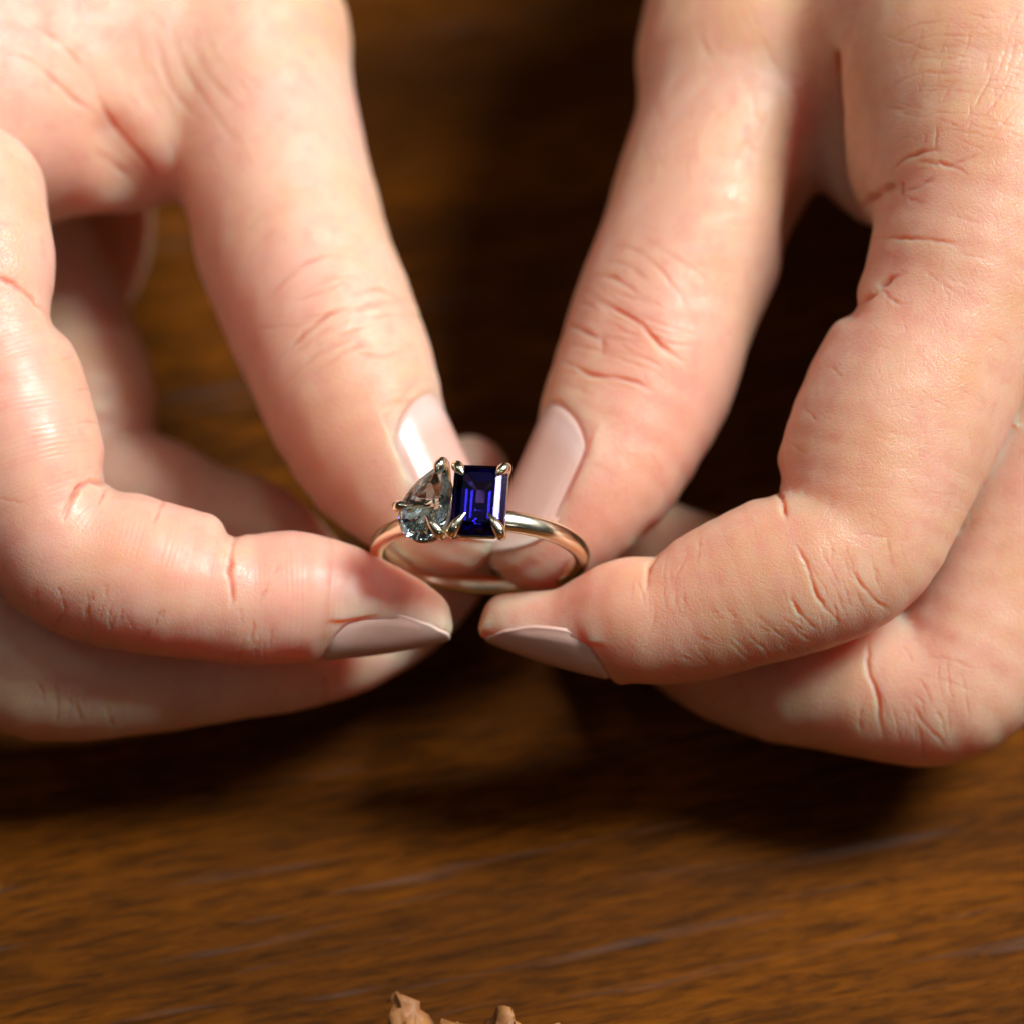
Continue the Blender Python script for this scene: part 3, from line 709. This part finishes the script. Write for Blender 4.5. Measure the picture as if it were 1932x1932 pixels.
def sweep(path, radii, n=14, closed=False, ref=None, caps=True):
    path = np.asarray(path, float); V = []; F = []; m = len(path); u = None
    for i in range(m):
        a = path[(i - 1) % m] if closed or i > 0 else path[i]; b = path[(i + 1) % m] if closed or i < m - 1 else path[i]
        t = nrm(b - a)
        if u is None:
            u = nrm(np.cross(t, ref if ref is not None else [0.3, 0.5, 0.8]))
        u = nrm(u - t * (u @ t)); w = np.cross(t, u)
        for k in range(n):
            an = 2 * math.pi * k / n; V.append(path[i] + radii[i] * (u * math.cos(an) + w * math.sin(an)))
    for i in range(m if closed else m - 1):
        for k in range(n):
            a = i * n + k; b = i * n + (k + 1) % n; c = ((i + 1) % m) * n + (k + 1) % n; d = ((i + 1) % m) * n + k
            F.append((a, b, c, d))
    if not closed and caps:
        V.append(path[0]); V.append(path[-1]); e0, e1 = len(V) - 2, len(V) - 1
        for k in range(n):
            F.append((e0, (k + 1) % n, k)); F.append((e1, (m - 1) * n + k, (m - 1) * n + (k + 1) % n))
    return V, F

def band():
    V = []; F = []; NA, NB = 220, 28
    for i in range(NA):
        an = 2 * math.pi * i / NA; rad = D0 * math.cos(an) + E0 * math.sin(an)
        for k in range(NB):
            b = 2 * math.pi * k / NB; c, s_ = math.cos(b), math.sin(b)
            rr = 0.86 * math.copysign(abs(c) ** 0.85, c); 
            if rr < 0: rr *= 0.82
            V.append(RC + rad * (RR + rr) + A0 * (0.98 * math.copysign(abs(s_) ** 0.85, s_)))
    for i in range(NA):
        for k in range(NB):
            F.append((i * NB + k, i * NB + (k + 1) % NB, ((i + 1) % NA) * NB + (k + 1) % NB, ((i + 1) % NA) * NB + k))
    ringpart('band', V, F, M_gold)
band()

def hull(name, pts, mat, label):
    bm = bmesh.new()
    for p in pts: bm.verts.new(W(p) - W(RC))
    bmesh.ops.remove_doubles(bm, verts=bm.verts, dist=1e-6)
    r = bmesh.ops.convex_hull(bm, input=bm.verts)
    bmesh.ops.delete(bm, geom=list(set([g for g in r['geom_interior'] if isinstance(g, bmesh.types.BMVert)])), context='VERTS')
    bmesh.ops.dissolve_limit(bm, angle_limit=math.radians(0.6), verts=bm.verts, edges=bm.edges)
    bmesh.ops.recalc_face_normals(bm, faces=bm.faces)
    me = bpy.data.meshes.new(name); bm.to_mesh(me); bm.free()
    return link(name, me, mat, ring, label=label)

class Frame:
    """a stone's own axes: x along the band, y along the ring axis, z out"""
    def __init__(s, px, py, height, lean, spin):
        ca, sa = math.cos(lean), math.sin(lean)
        s.z = G0 * ca + T0 * sa; x = T0 * ca - G0 * sa; y = A0
        c, d = math.cos(spin), math.sin(spin); s.x = x * c + y * d; s.y = y * c - x * d
        # centre: where the line of sight through the sheet point meets the girdle plane
        c0 = RC + G0 * height; cam_ = np.array([0, 0, DIST]); ray = P(px, py, 0) - cam_
        t = ((c0 - cam_) @ G0) / (ray @ G0); s.o = cam_ + ray * t
    def __call__(s, x, y, z): return s.o + s.x * x + s.y * y + s.z * z

FE = Frame(904, 944, 13.0, math.radians(4), math.radians(-1.5))
FP = Frame(808, 948, 12.9, math.radians(-9), math.radians(-19))

def octagon(w, h, c):
    return [(w - c, h), (w, h - c), (w, -h + c), (w - c, -h), (-w + c, -h), (-w, -h + c), (-w, h - c), (-w + c, h)]
EW, EH = 2.46, 3.36
pts = []
for ins, z, c in ((0.95, 0.92, 0.42), (0.45, 0.66, 0.55), (0, 0.10, 0.72), (0, -0.10, 0.72), (0.62, -0.95, 0.52), (1.30, -1.75, 0.3), (2.05, -2.40, 0.1)):
    pts += [FE(x, y, z) for x, y in octagon(EW - ins, EH - ins, c)]
hull('rectangular_gem', pts, M_blue, 'deep violet-blue step-cut rectangular stone')

PL, PW = 7.5, 5.3
def pear(phi, sc=1.0):
    y = PL / 2 * math.cos(phi); x = PW / 2 * 1.10 * math.sin(phi) * (abs(math.sin(phi / 2)) ** 0.62)
    cy = -0.9
    return x * sc, cy + (y - cy) * sc
pts = []
for i in range(24):
    ph = 2 * math.pi * i / 24
    for z in (0.09, -0.09): pts.append(FP(*pear(ph), z))
for i in range(12):
    ph = 2 * math.pi * (i + 0.5) / 12; pts.append(FP(*pear(ph, 0.79), 0.66))
for i in range(12):
    ph = 2 * math.pi * i / 12; pts.append(FP(*pear(ph, 0.55), 1.0))
for i in range(12):
    ph = 2 * math.pi * (i + 0.5) / 12; pts.append(FP(*pear(ph, 0.64), -1.15))
for i in range(6):
    ph = 2 * math.pi * i / 6; pts.append(FP(*pear(ph, 0.30), -1.95))
pts.append(FP(0, -0.9, -2.25))
hull('pear_gem', pts, M_pear, 'pale icy blue pear-shaped stone')

def prong(Fr, x, y, r=0.52, hook=1.15):
    d = nrm([x, y + (0.9 if Fr is FP else 0)]); ox, oy = d
    path = [Fr(x * 0.55, y * 0.55, -3.3), Fr(x * 0.85, y * 0.85, -1.9), Fr(x + ox * 0.16, y + oy * 0.16, -0.7), Fr(x + ox * 0.22, y + oy * 0.22, 0.0), Fr(x + ox * 0.08, y + oy * 0.08, 0.42),
            Fr(x - ox * hook * 0.35, y - oy * hook * 0.35, 0.66), Fr(x - ox * hook * 0.75, y - oy * hook * 0.75, 0.80), Fr(x - ox * hook, y - oy * hook, 0.86)]
    rad = [0.36, 0.38, 0.42, r, r * 1.02, r * 0.92, r * 0.5, 0.07]
    D = catmull(np.hstack([np.array(path), np.array(rad)[:, None]]), 5)
    V, F = sweep(D[:, :3], np.clip(D[:, 3], 0.05, 1), 14)
    ringpart('prong', V, F, M_gold)
for sx in (-1, 1):
    for sy in (-1, 1):
        prong(FE, sx * (EW - 0.34), sy * (EH - 0.34), hook=1.9 if sy < 0 else 1.1)
prong(FP, *pear(0.02), r=0.52, hook=1.1)
prong(FP, *pear(math.pi * 1.40)); prong(FP, *pear(math.pi * 0.72), hook=1.8)

def rail(Fr, outline, z, r):
    V, F = sweep([Fr(x, y, z) for x, y in outline], [r] * len(outline), 12, closed=True)
    ringpart('gallery_rail', V, F, M_gold)
def round_oct(w, h, c):
    o = octagon(w, h, c); out = []
    for (a, b) in zip(o, o[1:] + o[:1]):
        for k in range(4): out.append((a[0] + (b[0] - a[0]) * k / 4, a[1] + (b[1] - a[1]) * k / 4))
    return out
rail(FE, round_oct(EW - 0.30, EH - 0.30, 0.7), -1.05, 0.30)
rail(FE, round_oct(EW - 1.05, EH - 1.05, 0.5), -2.6, 0.34)
rail(FP, [pear(2 * math.pi * i / 48, 0.88) for i in range(48)], -1.05, 0.28)

# ------------------------------------------------------------------ dry leaf lying on the table, at the lower edge
NW = np.array([0, cp, sp])                         # world up, in ring-centred axes
def on_table(px, py, h=0.0):
    cam_ = np.array([0, 0, DIST]); ray = P(px, py, 0) - cam_
    t = (-(RING_H - h) - cam_ @ NW) / (ray @ NW); return cam_ + ray * t
def leaf_material():
    t = NT('dry_leaf')
    tc = t.n('ShaderNodeTexCoord'); n = t.n('ShaderNodeTexNoise', i_Scale=260.0, i_Detail=5.0); t.l(tc.outputs['Object'], n.inputs[0])
    col = t.ramp(n.outputs[0], [(0.3, (0.20, 0.075, 0.022)), (0.55, (0.36, 0.155, 0.042)), (0.75, (0.45, 0.23, 0.10))])
    b = t.n('ShaderNodeBsdfPrincipled', i_Roughness=0.6); t.l(col, b.inputs['Base Color'])
    bp = t.n('ShaderNodeBump', i_Strength=0.6, i_Distance=0.0004); t.l(n.outputs[0], bp.inputs['Height']); t.l(bp.outputs[0], b.inputs['Normal'])
    t.l(b.outputs[0], t.out.inputs[0]); return t.m
def leaf():
    c = W(on_table(850, 2160)); NA = 180; NR = 14
    tips = [(-0.36, 0.98), (0.0, 0.74), (0.42, 0.84), (0.9, 0.9), (1.5, 0.85), (2.2, 0.9), (2.9, 0.8), (3.5, 0.85), (4.2, 0.8), (4.9, 0.9), (5.4, 0.8), (-0.66, 0.84)]
    rng = random.Random(3); V = [(0, 0, 0.0035)]; F = []
    for j in range(1, NR + 1):
        fr = j / NR
        for i in range(NA):
            an = 2 * math.pi * i / NA
            rad = 0.70 + 0.04 * math.sin(5 * an + 1); lift = 0
            for ta, tr in tips:
                d = abs((an - ta + math.pi) % (2 * math.pi) - math.pi)
                k = math.exp(-(d / 0.15) ** 1.5); rad = max(rad, 0.70 + (tr - 0.70) * k); lift = max(lift, k * tr)
            r = rad * fr * 0.0150
            z = 0.0020 + 0.0016 * math.cos(6 * an + 2 * fr) * fr + 0.0030 * lift * fr ** 2.2 + 0.0015 * math.sin(3 * an) * fr
            j_ = 0.00045 * fr; V.append((r * math.sin(an) + rng.gauss(0, j_ * 0.5), r * math.cos(an) + rng.gauss(0, j_ * 0.5), max(z + rng.gauss(0, j_), 0.0004)))
    for i in range(NA): F.append((0, 1 + (i + 1) % NA, 1 + i))
    for j in range(NR - 1):
        for i in range(NA):
            a = 1 + j * NA + i; b = 1 + j * NA + (i + 1) % NA; F.append((a, b, b + NA, a + NA))
    me = mesh_np('dry_leaf', V, F)
    o = link('dry_leaf', me, leaf_material(), label='crumpled dry tan leaf with pointed tips on the table, at the bottom edge', cat='leaf')
    o.location = (c[0], c[1], 0.0); s_ = o.modifiers.new('thickness', 'SOLIDIFY'); s_.thickness = 0.0006; s_.offset = 1
leaf()
